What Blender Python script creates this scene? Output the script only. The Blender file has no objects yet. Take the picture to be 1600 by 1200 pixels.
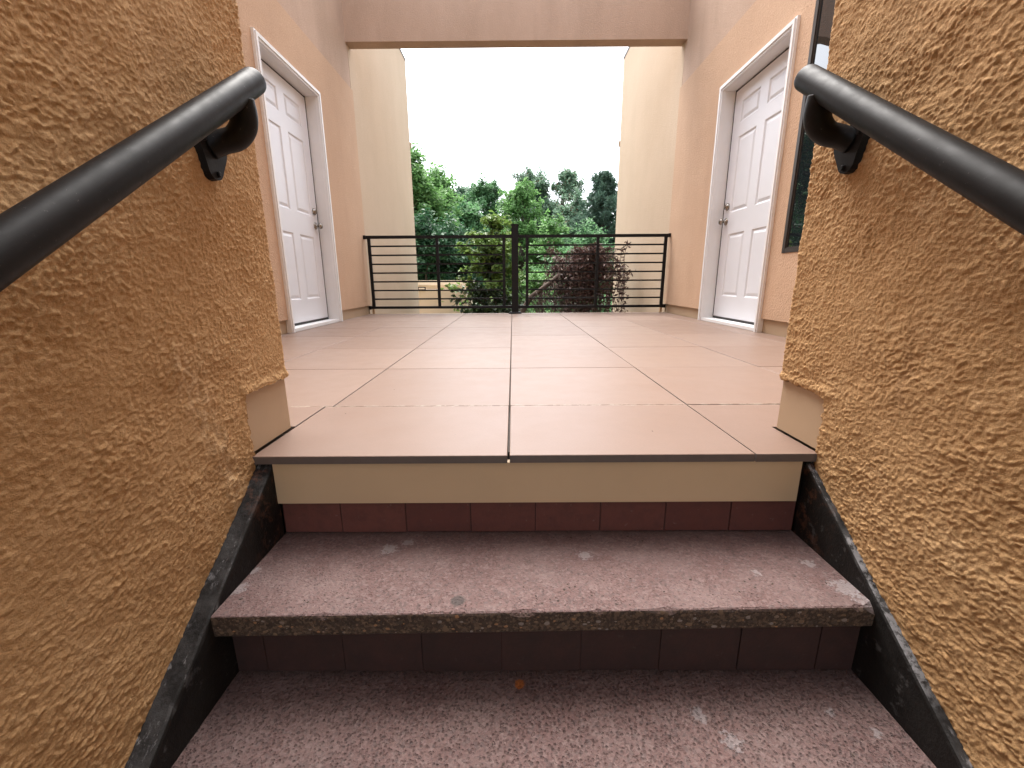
import bpy, bmesh, math, random
import numpy as np
from mathutils import Vector, Matrix

random.seed(7)
rng = np.random.default_rng(11)
S = bpy.context.scene
C = S.collection
R = math.radians

# ------------------------------------------------------------------ camera
EYE = 0.42
def make_camera():
    cam = bpy.data.cameras.new('camera')
    cam.sensor_width = 36.0
    cam.lens = 663.0 / 1600.0 * 36.0
    cam.clip_start = 0.02
    cam.clip_end = 900
    o = bpy.data.objects.new('camera', cam)
    C.objects.link(o)
    p, r, yw = R(13.71), R(0.38), R(-0.18)
    right = Vector((math.cos(yw), -math.sin(yw), 0))
    fh = Vector((math.sin(yw), math.cos(yw), 0))
    fwd = fh * math.cos(p) - Vector((0, 0, 1)) * math.sin(p)
    up = fh * math.sin(p) + Vector((0, 0, 1)) * math.cos(p)
    r2 = right * math.cos(r) - up * math.sin(r)
    u2 = right * math.sin(r) + up * math.cos(r)
    m = Matrix((( r2.x, u2.x, -fwd.x, 0), (r2.y, u2.y, -fwd.y, 0), (r2.z, u2.z, -fwd.z, EYE), (0, 0, 0, 1)))
    o.matrix_world = m
    S.camera = o
make_camera()

# ------------------------------------------------------------------ sky, sun, exposure
SUN_EL, SUN_AZ = 66.0, 345.0        # degrees; azimuth clockwise from +Y
w = bpy.data.worlds.new('World'); S.world = w; w.use_nodes = True
nt = w.node_tree; nt.nodes.clear()
sky = nt.nodes.new('ShaderNodeTexSky'); sky.sky_type = 'NISHITA'; sky.sun_disc = False
sky.sun_elevation = R(SUN_EL); sky.sun_rotation = R(SUN_AZ); sky.dust_density = 4.0; sky.air_density = 1.0
hs = nt.nodes.new('ShaderNodeHueSaturation'); hs.inputs['Saturation'].default_value = 0.35
bg = nt.nodes.new('ShaderNodeBackground'); bg.inputs['Strength'].default_value = 0.15
wo = nt.nodes.new('ShaderNodeOutputWorld')
nt.links.new(sky.outputs[0], hs.inputs['Color']); nt.links.new(hs.outputs[0], bg.inputs[0]); nt.links.new(bg.outputs[0], wo.inputs[0])
sl = bpy.data.lights.new('sun', 'SUN'); sl.energy = 0.75; sl.angle = R(40); sl.color = (1, 0.96, 0.9)
so = bpy.data.objects.new('sun', sl); C.objects.link(so)
az, el = R(SUN_AZ), R(SUN_EL)
sd = Vector((math.sin(az) * math.cos(el), math.cos(az) * math.cos(el), math.sin(el)))
so.rotation_euler = sd.to_track_quat('Z', 'Y').to_euler()
so.location = sd * 60
S.view_settings.view_transform = 'Standard'
S.view_settings.look = 'None'
S.view_settings.exposure = 2.3
S.view_settings.gamma = 1.0
S.view_settings.use_curve_mapping = False
S.render.engine = 'CYCLES'
S.render.resolution_x, S.render.resolution_y = 1024, 768
S.cycles.max_bounces = 7
S.cycles.diffuse_bounces = 4

# ------------------------------------------------------------------ materials
MATS = {}
class NB:
    """small node builder"""
    def __init__(s, name):
        s.m = bpy.data.materials.new(name); s.m.use_nodes = True
        s.t = s.m.node_tree; s.t.nodes.clear()
        s.out = s.n('ShaderNodeOutputMaterial')
        s.b = s.n('ShaderNodeBsdfPrincipled')
        s.l(s.b.outputs[0], s.out.inputs[0])
        s.geo = s.n('ShaderNodeNewGeometry')
        s.pos = s.geo.outputs['Position']
        MATS[name] = s.m
    def n(s, t, **k):
        x = s.t.nodes.new(t)
        for a, v in k.items(): setattr(x, a, v)
        return x
    def l(s, a, b): s.t.links.new(a, b)
    def val(s, sock, v):
        if hasattr(v, 'is_linked') or isinstance(v, bpy.types.NodeSocket): s.l(v, sock)
        else: sock.default_value = v
    def noise(s, scale, detail=4, rough=0.55, vec=None, dist=0, stretch=None):
        x = s.n('ShaderNodeTexNoise'); x.inputs['Scale'].default_value = scale
        x.inputs['Detail'].default_value = detail; x.inputs['Roughness'].default_value = rough
        x.inputs['Distortion'].default_value = dist
        v = vec or s.pos
        if stretch:
            mp = s.n('ShaderNodeMapping'); mp.inputs['Scale'].default_value = stretch; s.l(v, mp.inputs[0]); v = mp.outputs[0]
        s.l(v, x.inputs['Vector']); return x.outputs['Fac']
    def voro(s, scale, feature='F1', vec=None, out='Distance'):
        x = s.n('ShaderNodeTexVoronoi', feature=feature); x.inputs['Scale'].default_value = scale
        s.l(vec or s.pos, x.inputs['Vector']); return x.outputs[out]
    def ramp(s, f, a, b, lo=0.0, hi=1.0):
        x = s.n('ShaderNodeMapRange'); x.clamp = True
        x.inputs[1].default_value = a; x.inputs[2].default_value = b; x.inputs[3].default_value = lo; x.inputs[4].default_value = hi
        s.l(f, x.inputs[0]); return x.outputs[0]
    def math(s, op, a, b=0.0):
        x = s.n('ShaderNodeMath', operation=op); s.val(x.inputs[0], a); s.val(x.inputs[1], b); return x.outputs[0]
    def mix(s, f, a, b, mode='MIX'):
        x = s.n('ShaderNodeMix', data_type='RGBA', blend_type=mode)
        s.val(x.inputs[0], f)
        for sock, v in ((x.inputs[6], a), (x.inputs[7], b)):
            if isinstance(v, tuple): sock.default_value = (*v, 1) if len(v) == 3 else v
            else: s.l(v, sock)
        return x.outputs[2]
    def bump(s, h, strength, dist, prev=None):
        x = s.n('ShaderNodeBump'); x.inputs['Strength'].default_value = strength; x.inputs['Distance'].default_value = dist
        s.l(h, x.inputs['Height'])
        if prev: s.l(prev, x.inputs['Normal'])
        return x.outputs[0]
    def sep(s):
        x = s.n('ShaderNodeSeparateXYZ'); s.l(s.pos, x.inputs[0]); return x.outputs
    def blob(s, c, rad, warp=0.5, nscale=40):
        """soft-edged irregular spot round the point c"""
        v = s.n('ShaderNodeVectorMath', operation='DISTANCE'); s.l(s.pos, v.inputs[0]); v.inputs[1].default_value = c
        nz = s.noise(nscale, 3)
        d = s.math('ADD', s.math('DIVIDE', v.outputs['Value'], rad), s.math('MULTIPLY', s.math('SUBTRACT', nz, 0.5), warp * 2))
        return s.ramp(d, 0.75, 1.05, 1, 0)
    def color(s, c): s.val(s.b.inputs['Base Color'], (*c, 1) if isinstance(c, tuple) else c)
    def rough(s, v): s.val(s.b.inputs['Roughness'], v)
    def spec(s, v): s.b.inputs['Specular IOR Level'].default_value = v
    def normal(s, v): s.l(v, s.b.inputs['Normal'])

def mat_coarse_stucco():
    k = NB('coarse_stucco'); k.spec(0.25)
    big = k.noise(2.2, 4, 0.6); mid = k.noise(28, 4, 0.6); fine = k.noise(170, 3, 0.6)
    c = k.mix(k.ramp(big, 0.3, 0.7), (0.405, 0.236, 0.104), (0.485, 0.298, 0.140))
    c = k.mix(k.math('MULTIPLY', k.ramp(mid, 0.45, 0.75), 0.35), c, (0.57, 0.375, 0.20))
    c = k.mix(k.math('MULTIPLY', k.ramp(fine, 0.35, 0.6, 1, 0), 0.25), c, (0.36, 0.205, 0.09))
    c = k.mix(k.math('MULTIPLY', k.ramp(k.noise(520, 2), 0.5, 0.68), 0.35), c, (0.60, 0.42, 0.25))
    c = k.mix(k.math('MULTIPLY', k.ramp(k.noise(330, 2), 0.36, 0.46, 1, 0), 0.35), c, (0.24, 0.13, 0.055))
    # pale smeared patch where the corner was repaired, on the left wall only
    x, y, z = k.sep()
    left = k.ramp(x, -0.2, -0.1, 1, 0)
    patch = k.math('MULTIPLY', k.ramp(k.math('ADD', k.math('ABSOLUTE', k.math('SUBTRACT', y, k.math('ADD', 0.89, k.math('MULTIPLY', z, -0.28)))), k.math('MULTIPLY', k.math('SUBTRACT', k.noise(30, 3), 0.5), 0.10)), 0.02, 0.05, 1, 0), k.ramp(z, 0.26, 0.32, 1, 0))
    patch = k.math('MULTIPLY', k.math('MULTIPLY', patch, left), k.ramp(k.noise(60, 3), 0.4, 0.6))
    c = k.mix(k.math('MULTIPLY', patch, 0.32), c, (0.60, 0.45, 0.29))
    # soot streak running down the right wall
    streak = k.math('MULTIPLY', k.ramp(k.math('ABSOLUTE', k.math('ADD', k.math('SUBTRACT', y, 0.80), k.math('MULTIPLY', k.math('SUBTRACT', k.noise(12, 2), 0.5), 0.04))), 0.004, 0.016, 1, 0), k.math('MULTIPLY', k.ramp(z, 0.12, 0.2), k.ramp(z, 0.3, 0.42, 1, 0)))
    c = k.mix(k.math('MULTIPLY', k.ramp(k.noise(1.6, 5, 0.65, stretch=(1, 1, 0.45)), 0.5, 0.72), 0.35), c, (0.40, 0.25, 0.125))
    c = k.mix(k.math('MULTIPLY', k.ramp(k.noise(5, 5, 0.7), 0.56, 0.72), 0.3), c, (0.58, 0.41, 0.235))
    streak = k.math('MULTIPLY', streak, k.ramp(x, 0.1, 0.2))
    c = k.mix(k.math('MULTIPLY', streak, 0.4), c, (0.30, 0.17, 0.08))
    k.color(c); k.rough(0.93)
    v = k.n('ShaderNodeMapping'); v.inputs['Scale'].default_value = (1, 1, 1.25); k.l(k.pos, v.inputs[0])
    b = k.bump(k.noise(150, 5, 0.62, v.outputs[0]), 0.7, 0.0042)
    b = k.bump(k.noise(420, 3, 0.6, v.outputs[0]), 0.5, 0.0015, b)
    k.normal(b)
def mat_fine_stucco(name, c1, c2, stain=0.0):
    k = NB(name); k.spec(0.2)
    big = k.noise(0.9, 5, 0.6); st = k.noise(3.0, 4, 0.6, stretch=(1, 1, 0.22)); fine = k.noise(90, 3)
    c = k.mix(k.ramp(big, 0.3, 0.7), c1, c2)
    c = k.mix(k.math('MULTIPLY', k.ramp(st, 0.42, 0.72), 0.14 + stain), c, tuple(v * 0.62 for v in c1))
    c = k.mix(k.math('MULTIPLY', k.ramp(fine, 0.5, 0.75), 0.25), c, tuple(min(1, v * 1.18) for v in c2))
    pale = k.noise(14, 4, 0.7)
    c = k.mix(k.math('MULTIPLY', k.ramp(pale, 0.62, 0.74), 0.3), c, tuple(min(1, v * 1.25) for v in c2))
    k.color(c); k.rough(0.92)
    b = k.bump(k.noise(75, 4, 0.65), 0.8, 0.008)
    b = k.bump(k.noise(6, 3), 0.3, 0.012, b)
    k.normal(b)
def mat_tile():
    k = NB('paver')
    oi = k.n('ShaderNodeObjectInfo')
    big = k.noise(3.5, 5, 0.6); fine = k.noise(220, 3, 0.6); blot = k.noise(11, 5, 0.65)
    c = k.mix(oi.outputs['Random'], (0.168, 0.106, 0.078), (0.206, 0.139, 0.107))
    c = k.mix(k.math('MULTIPLY', k.ramp(big, 0.3, 0.7), 0.2), c, (0.168, 0.114, 0.089))
    c = k.mix(k.math('MULTIPLY', k.ramp(blot, 0.5, 0.75), 0.22), c, (0.150, 0.096, 0.072))
    c = k.mix(k.math('MULTIPLY', k.ramp(fine, 0.4, 0.62, 1, 0), 0.18), c, (0.115, 0.072, 0.053))
    # scattered pits
    pit = k.math('MULTIPLY', k.ramp(k.voro(34), 0.05, 0.09, 1, 0), k.ramp(k.noise(9, 2), 0.55, 0.66))
    c = k.mix(k.math('MULTIPLY', pit, 0.6), c, (0.10, 0.07, 0.06))
    # whitish grout residue along the first cross joint
    x, y, z = k.sep()
    near = k.ramp(k.math('ABSOLUTE', k.math('ADD', k.math('SUBTRACT', y, 1.409), k.math('MULTIPLY', k.math('SUBTRACT', k.noise(45, 3), 0.5), 0.022))), 0.003, 0.011, 1, 0)
    near = k.math('MULTIPLY', near, k.ramp(k.noise(24, 4, 0.75), 0.46, 0.54))
    c = k.mix(k.math('MULTIPLY', near, 0.9), c, (0.32, 0.265, 0.215))
    # grey clay body on the cut edge
    nz = k.n('ShaderNodeSeparateXYZ'); k.l(k.geo.outputs['True Normal'], nz.inputs[0])
    side = k.ramp(nz.outputs[2], 0.3, 0.6, 1, 0)
    c = k.mix(side, c, k.mix(k.noise(40, 4), (0.085, 0.068, 0.064), (0.13, 0.105, 0.098)))
    k.color(c)
    k.rough(k.ramp(k.noise(7, 4, 0.6), 0.3, 0.7, 0.40, 0.47)); k.spec(0.5)
    b = k.bump(fine, 0.12, 0.002); b = k.bump(big, 0.10, 0.008, b)
    k.normal(b)
def mat_tread():
    k = NB('tread_concrete')
    x0_, y0_, z0_ = k.sep()
    big = k.noise(5.5, 6, 0.72); mid = k.noise(26, 6, 0.78); fine = k.noise(210, 4, 0.7)
    c = k.mix(k.ramp(big, 0.3, 0.7), (0.088, 0.047, 0.043), (0.125, 0.071, 0.064))
    c = k.mix(k.math('MULTIPLY', k.ramp(mid, 0.48, 0.72), 0.55), c, (0.152, 0.097, 0.089))
    c = k.mix(k.math('MULTIPLY', k.ramp(fine, 0.34, 0.5, 1, 0), 0.75), c, (0.038, 0.025, 0.025))
    agg = k.voro(170, out='Color')
    sp = k.n('ShaderNodeSeparateColor'); k.l(agg, sp.inputs[0])
    c = k.mix(k.math('MULTIPLY', k.ramp(sp.outputs[0], 0.72, 0.85), 0.4), c, (0.175, 0.128, 0.118))
    c = k.mix(k.math('MULTIPLY', k.ramp(sp.outputs[1], 0.80, 0.9), 0.5), c, (0.042, 0.030, 0.030))
    low = k.ramp(z0_, -0.36, -0.30, 1.0, 0.25)
    pits = k.math('MULTIPLY', k.ramp(k.math('ADD', k.voro(75), k.math('MULTIPLY', k.noise(40, 3), 0.35)), 0.24, 0.36, 1, 0), k.ramp(k.noise(10, 4, 0.7), 0.44, 0.62))
    c = k.mix(k.math('MULTIPLY', k.math('MULTIPLY', pits, low), 0.55), c, (0.030, 0.020, 0.020))
    crumbs = k.math('MULTIPLY', k.ramp(k.noise(95, 4, 0.8), 0.56, 0.66), low)
    c = k.mix(k.math('MULTIPLY', crumbs, 0.6), c, (0.20, 0.145, 0.136))
    # pale wear film, stronger towards the front lip where feet land
    x_, y_, z_ = k.sep()
    wear = k.math('MULTIPLY', k.ramp(k.noise(7, 5, 0.7), 0.42, 0.70), 0.5)
    c = k.mix(wear, c, (0.158, 0.112, 0.104))
    for cc, rr in (((0.715, 0.785, -0.228), 0.034), ((0.69, 0.865, -0.228), 0.018), ((0.735, 0.745, -0.228), 0.034), ((-0.27, 0.955, -0.228), 0.016), ((-0.31, 0.93, -0.228), 0.022), ((0.17, 0.90, -0.228), 0.018), ((0.55, 0.835, -0.228), 0.012), ((0.36, 0.655, -0.41), 0.018), ((0.40, 0.605, -0.41), 0.020), ((0.62, 0.66, -0.41), 0.010), ((0.68, 0.62, -0.41), 0.012), ((-0.60, 0.79, -0.228), 0.02), ((-0.60, 0.85, -0.228), 0.014)):
        c = k.mix(k.math('MULTIPLY', k.blob(cc, rr * 0.85, 1.7, 110), 0.5), c, (0.25, 0.225, 0.225))
    c = k.mix(k.math('MULTIPLY', k.blob((-0.118, 0.752, -0.228), 0.017, 0.25, 60), 0.8), c, (0.038, 0.032, 0.030))
    c = k.mix(k.math('MULTIPLY', k.blob((0.010, 0.722, -0.41), 0.012, 0.5, 90), 0.9), c, (0.30, 0.085, 0.012))
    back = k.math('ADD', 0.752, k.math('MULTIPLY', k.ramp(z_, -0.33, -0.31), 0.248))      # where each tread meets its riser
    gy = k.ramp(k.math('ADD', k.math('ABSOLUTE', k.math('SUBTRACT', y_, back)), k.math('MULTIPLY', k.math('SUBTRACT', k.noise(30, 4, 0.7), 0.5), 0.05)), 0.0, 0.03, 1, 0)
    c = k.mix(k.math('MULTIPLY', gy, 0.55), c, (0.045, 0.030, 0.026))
    # bare exposed-aggregate binder on the cut front face
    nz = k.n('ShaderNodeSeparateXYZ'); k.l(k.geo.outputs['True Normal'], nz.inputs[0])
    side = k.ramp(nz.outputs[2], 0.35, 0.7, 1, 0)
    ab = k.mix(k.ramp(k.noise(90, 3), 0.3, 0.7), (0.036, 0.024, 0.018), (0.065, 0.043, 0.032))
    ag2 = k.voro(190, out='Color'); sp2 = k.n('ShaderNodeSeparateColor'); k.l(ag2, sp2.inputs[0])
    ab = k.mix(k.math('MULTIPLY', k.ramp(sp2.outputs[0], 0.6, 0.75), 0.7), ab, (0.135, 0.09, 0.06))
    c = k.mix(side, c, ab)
    k.color(c); k.rough(k.ramp(mid, 0.3, 0.7, 0.62, 0.85)); k.spec(0.35)
    pit = k.ramp(k.voro(150), 0.1, 0.45)
    x, y, z = k.sep()
    deep = k.ramp(z, -0.36, -0.28, 1.0, 0.35)          # the lower tread is more worn and pitted
    b = k.bump(k.math('MULTIPLY', pit, deep), 0.9, 0.005)
    b = k.bump(k.math('MULTIPLY', fine, deep), 0.8, 0.004, b)
    b = k.bump(mid, 0.35, 0.006, b)
    k.normal(b)
def mat_brick(name, darken):
    k = NB(name); oi = k.n('ShaderNodeObjectInfo')
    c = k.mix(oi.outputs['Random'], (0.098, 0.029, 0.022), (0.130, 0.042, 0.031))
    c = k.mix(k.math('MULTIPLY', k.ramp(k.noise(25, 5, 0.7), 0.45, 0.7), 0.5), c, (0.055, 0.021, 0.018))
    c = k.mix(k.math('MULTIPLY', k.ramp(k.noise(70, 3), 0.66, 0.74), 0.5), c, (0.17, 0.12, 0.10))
    c = k.mix(k.ramp(k.noise(18, 5, 0.7), 0.1, 0.6, darken, darken * 0.75), c, (0.013, 0.0085, 0.0075))  # pulls the brick towards near-black, almost fully on the lower risers
    k.color(c); k.rough(0.7); k.normal(k.bump(k.noise(120, 4), 0.4, 0.002))
def mat_simple(name, c, rough, var=0.12, scale=6, metal=0.0, spec=0.5, bump=0.0, bscale=120):
    k = NB(name)
    n = k.ramp(k.noise(scale, 4, 0.6), 0.3, 0.7)
    k.color(k.mix(n, tuple(v * (1 - var) for v in c), tuple(min(1, v * (1 + var)) for v in c)))
    k.rough(rough); k.b.inputs['Metallic'].default_value = metal; k.spec(spec)
    if bump: k.normal(k.bump(k.noise(bscale, 3), bump, 0.002))
def mat_stringer():
    k = NB('black_stringer')
    x, y, z = k.sep()
    nz = k.n('ShaderNodeSeparateXYZ'); k.l(k.geo.outputs['True Normal'], nz.inputs[0])
    top = k.ramp(nz.outputs[2], 0.2, 0.5)
    big = k.noise(14, 5, 0.7); sm = k.noise(70, 4, 0.7)
    c = k.mix(k.ramp(big, 0.35, 0.7), (0.007, 0.006, 0.0055), (0.014, 0.012, 0.011))
    chips = k.math('MULTIPLY', k.ramp(k.noise(38, 4, 0.7, stretch=(1, 0.55, 0.55)), 0.60, 0.66), k.ramp(k.noise(9, 3), 0.38, 0.5))
    c = k.mix(k.math('MULTIPLY', chips, k.math('ADD', 0.16, k.math('MULTIPLY', top, 0.75))), c, (0.27, 0.26, 0.265))
    film = k.math('MULTIPLY', k.ramp(k.noise(16, 4, 0.7), 0.45, 0.65), k.math('MULTIPLY', top, 0.55))
    c = k.mix(film, c, (0.06, 0.057, 0.056))
    scuff = k.math('MULTIPLY', k.math('MULTIPLY', top, k.ramp(k.noise(120, 4, 0.75, stretch=(1, 0.4, 0.4)), 0.56, 0.64)), k.ramp(k.noise(6, 3), 0.40, 0.55))
    c = k.mix(k.math('MULTIPLY', scuff, 0.7), c, (0.22, 0.21, 0.215))
    # bare rusty wood showing at the top end
    head = k.math('MULTIPLY', k.ramp(y, 0.86, 0.96), k.ramp(k.noise(26, 4, 0.7), 0.52, 0.62))
    c = k.mix(k.math('MULTIPLY', head, 0.75), c, (0.10, 0.045, 0.028))
    # scraped paint half way down the right-hand board
    scr = k.math('MULTIPLY', k.math('MULTIPLY', k.ramp(x, 0.2, 0.3), top), k.math('MULTIPLY', k.ramp(y, 0.58, 0.64), k.ramp(y, 0.80, 0.86, 1, 0)))
    c = k.mix(k.math('MULTIPLY', k.math('MULTIPLY', scr, k.ramp(sm, 0.42, 0.56)), 0.8), c, (0.19, 0.185, 0.19))
    k.color(c); k.rough(k.ramp(big, 0.3, 0.7, 0.55, 0.8)); k.spec(0.25)
    k.normal(k.bump(sm, 0.5, 0.004))
def mat_rail():
    k = NB('handrail_paint')
    c = k.mix(k.ramp(k.noise(30, 3), 0.3, 0.7), (0.009, 0.0085, 0.0085), (0.013, 0.012, 0.012))
    c = k.mix(k.math('MULTIPLY', k.ramp(k.noise(120, 3, 0.7), 0.68, 0.72), 0.5), c, (0.11, 0.10, 0.095))
    k.color(c); k.rough(k.ramp(k.noise(40, 4), 0.3, 0.7, 0.44, 0.56)); k.spec(0.14)
    k.normal(k.bump(k.noise(160, 3), 0.12, 0.0012))
def mat_glass():
    k = NB('window_glass')
    k.color((0.012, 0.016, 0.018)); k.rough(0.015); k.b.inputs['IOR'].default_value = 2.3
    k.normal(k.bump(k.noise(2.6, 2), 0.10, 0.02))
def mat_leaf(name, c1, c2, trans=0.48, dead=None):
    k = NB(name)
    rnd = k.geo.outputs['Random Per Island']
    c = k.mix(rnd, c1, c2)
    c = k.mix(k.ramp(k.noise(0.9, 3), 0.35, 0.65), c, k.mix(rnd, tuple(v * 0.7 for v in c1), tuple(v * 0.85 for v in c2)))
    if dead: c = k.mix(k.ramp(rnd, dead[1], dead[1] + 0.01), c, dead[0])
    k.color(c); k.rough(0.5); k.spec(0.35)
    tr = k.n('ShaderNodeBsdfTranslucent'); k.l(c, tr.inputs[0])
    mx = k.n('ShaderNodeMixShader'); mx.inputs[0].default_value = trans
    k.l(k.b.outputs[0], mx.inputs[1]); k.l(tr.outputs[0], mx.inputs[2]); k.l(mx.outputs[0], k.out.inputs[0])
def mat_ground():
    k = NB('ground_soil')
    c = k.mix(k.ramp(k.noise(0.35, 5), 0.4, 0.6), (0.045, 0.075, 0.025), (0.10, 0.085, 0.055))
    c = k.mix(k.math('MULTIPLY', k.ramp(k.noise(12, 4), 0.4, 0.6), 0.5), c, (0.03, 0.045, 0.02))
    k.color(c); k.rough(0.95); k.normal(k.bump(k.noise(9, 5), 0.6, 0.05))

mat_coarse_stucco()
mat_fine_stucco('fine_stucco', (0.49, 0.325, 0.215), (0.55, 0.375, 0.255), 0.0)
mat_fine_stucco('weathered_stucco', (0.44, 0.313, 0.230), (0.50, 0.362, 0.275), 0.16)
mat_fine_stucco('pale_stucco', (0.49, 0.372, 0.262), (0.54, 0.418, 0.302), -0.06)
mat_fine_stucco('cream_stucco', (0.62, 0.525, 0.40), (0.68, 0.585, 0.455), -0.06)
mat_tile(); mat_tread(); mat_brick('riser_brick', 0.0); mat_brick('dark_brick', 0.95); mat_stringer(); mat_rail(); mat_glass(); mat_ground()
mat_simple('tan_board', (0.44, 0.32, 0.21), 0.6, 0.04, 3, spec=0.35, bump=0.06)
mat_simple('tan_fascia', (0.50, 0.365, 0.23), 0.55, 0.04, 3, spec=0.4, bump=0.05)
mat_simple('riser_mortar', (0.045, 0.018, 0.014), 0.9, 0.2)
mat_simple('slab_concrete', (0.10, 0.085, 0.075), 0.95, 0.2)
mat_simple('white_paint', (0.70, 0.71, 0.74), 0.38, 0.02, 3, spec=0.45)
mat_simple('white_trim', (0.74, 0.74, 0.74), 0.45, 0.03, 5, spec=0.4)
mat_simple('black_rubber', (0.018, 0.016, 0.016), 0.7, 0.1)
mat_simple('satin_nickel', (0.30, 0.27, 0.235), 0.25, 0.05, 20, metal=1.0)
mat_simple('brass_key', (0.16, 0.13, 0.09), 0.4, 0.05, 20, metal=1.0)
mat_simple('black_steel', (0.006, 0.006, 0.007), 0.5, 0.15, 8, spec=0.22)
mat_simple('bronze_frame', (0.035, 0.028, 0.024), 0.45, 0.1, 8)
mat_simple('cap_metal', (0.70, 0.64, 0.54), 0.55, 0.05, 5)
mat_simple('bark', (0.095, 0.07, 0.055), 0.9, 0.35, 14, bump=0.8, bscale=30)
mat_simple('debris_dark', (0.035, 0.022, 0.016), 0.9, 0.4, 40)
def mat_pebble():
    k = NB('pebble'); rnd = k.geo.outputs['Random Per Island']
    c = k.mix(rnd, (0.05, 0.033, 0.025), (0.20, 0.125, 0.07)); c = k.mix(k.ramp(rnd, 0.72, 0.76), c, (0.19, 0.155, 0.135)); c = k.mix(k.ramp(rnd, 0.9, 0.91), c, (0.26, 0.13, 0.06))
    k.color(c); k.rough(0.6)
mat_pebble()
mat_leaf('leaf_bright', (0.135, 0.285, 0.085), (0.225, 0.410, 0.140))
mat_leaf('leaf_mid', (0.105, 0.235, 0.100), (0.180, 0.340, 0.155))
mat_leaf('leaf_dark', (0.030, 0.095, 0.045), (0.065, 0.155, 0.068), 0.35)
mat_leaf('leaf_grey', (0.150, 0.260, 0.165), (0.240, 0.360, 0.235), 0.45, ((0.16, 0.085, 0.05), 0.93))
mat_leaf('leaf_pine', (0.065, 0.125, 0.085), (0.115, 0.185, 0.130), 0.35)
mat_leaf('leaf_shrub', (0.115, 0.215, 0.045), (0.205, 0.310, 0.080), 0.35)
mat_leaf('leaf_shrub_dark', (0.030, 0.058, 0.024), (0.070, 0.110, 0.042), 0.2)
mat_leaf('leaf_red', (0.060, 0.030, 0.026), (0.135, 0.070, 0.060), 0.25, ((0.23, 0.17, 0.14), 0.82))

# ------------------------------------------------------------------ mesh helpers
def mesh_obj(name, verts, faces, mat, parent=None, smooth=False, loc=None):
    me = bpy.data.meshes.new(name)
    me.from_pydata([tuple(v) for v in verts], [], faces); me.update()
    return link(name, me, mat, parent, smooth, loc)
def link(name, me, mat, parent=None, smooth=False, loc=None):
    if mat and not me.materials: me.materials.append(MATS[mat])
    if smooth: me.polygons.foreach_set('use_smooth', [True] * len(me.polygons))
    o = bpy.data.objects.new(name, me); C.objects.link(o)
    if loc is not None: o.location = loc
    if parent: attach(o, parent)
    return o
def attach(o, p):
    """everything is placed in world coordinates; no object is rotated, so the inverse is a plain shift"""
    o.parent = p
    o.matrix_parent_inverse = Matrix.Translation(-Vector(p.location))
def bm_obj(name, bm, mat, parent=None, smooth=False, bevel=0.0, seg=2, angle=40, loc=None):
    if bevel:
        es = [e for e in bm.edges if len(e.link_faces) == 2 and e.calc_face_angle(0) > R(angle)]
        bmesh.ops.bevel(bm, geom=es, offset=bevel, segments=seg, affect='EDGES', profile=0.6, clamp_overlap=True)
    bmesh.ops.recalc_face_normals(bm, faces=bm.faces[:])
    me = bpy.data.meshes.new(name); bm.to_mesh(me); bm.free()
    return link(name, me, mat, parent, smooth, loc)
def box(bm, x0, x1, y0, y1, z0, z1):
    v = [bm.verts.new((x, y, z)) for x in (x0, x1) for y in (y0, y1) for z in (z0, z1)]
    for f in ((0, 1, 3, 2), (4, 6, 7, 5), (0, 4, 5, 1), (2, 3, 7, 6), (0, 2, 6, 4), (1, 5, 7, 3)):
        bm.faces.new([v[i] for i in f])
    return v
def box_obj(name, b, mat, parent=None, bevel=0.0, seg=2, smooth=False, loc=None):
    bm = bmesh.new(); box(bm, *b); return bm_obj(name, bm, mat, parent, smooth, bevel, seg, loc=loc)
def tube(bm, pts, rad, n=16, cap=True, squash=None):
    """swept round bar along points, with one radius per point"""
    pts = [Vector(p) for p in pts]
    if not hasattr(rad, '__len__'): rad = [rad] * len(pts)
    prev = None; rings = []
    ref = Vector((0, 0, 1))
    for i, p in enumerate(pts):
        t = (pts[min(i + 1, len(pts) - 1)] - pts[max(i - 1, 0)]).normalized()
        if prev is None:
            a = t.cross(ref)
            if a.length < 1e-3: a = t.cross(Vector((1, 0, 0)))
            a.normalize()
        else:
            a = (prev - t * prev.dot(t)).normalized()
        prev = a; b = t.cross(a)
        rings.append([bm.verts.new(p + (a * math.cos(2 * math.pi * j / n) + b * math.sin(2 * math.pi * j / n)) * rad[i]) for j in range(n)])
    for r0, r1 in zip(rings, rings[1:]):
        for j in range(n): bm.faces.new((r0[j], r0[(j + 1) % n], r1[(j + 1) % n], r1[j]))
    if cap:
        bm.faces.new(rings[0][::-1]); bm.faces.new(rings[-1])
def thing(name, loc, label, cat, group=None):
    o = bpy.data.objects.new(name, None); C.objects.link(o); o.location = loc; o.empty_display_size = 0.1
    tag(o, label, cat, group); return o
def tag(o, label=None, cat=None, group=None, kind=None):
    if label: o['label'] = label
    if cat: o['category'] = cat
    if group: o['group'] = group
    if kind: o['kind'] = kind
    return o
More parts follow.
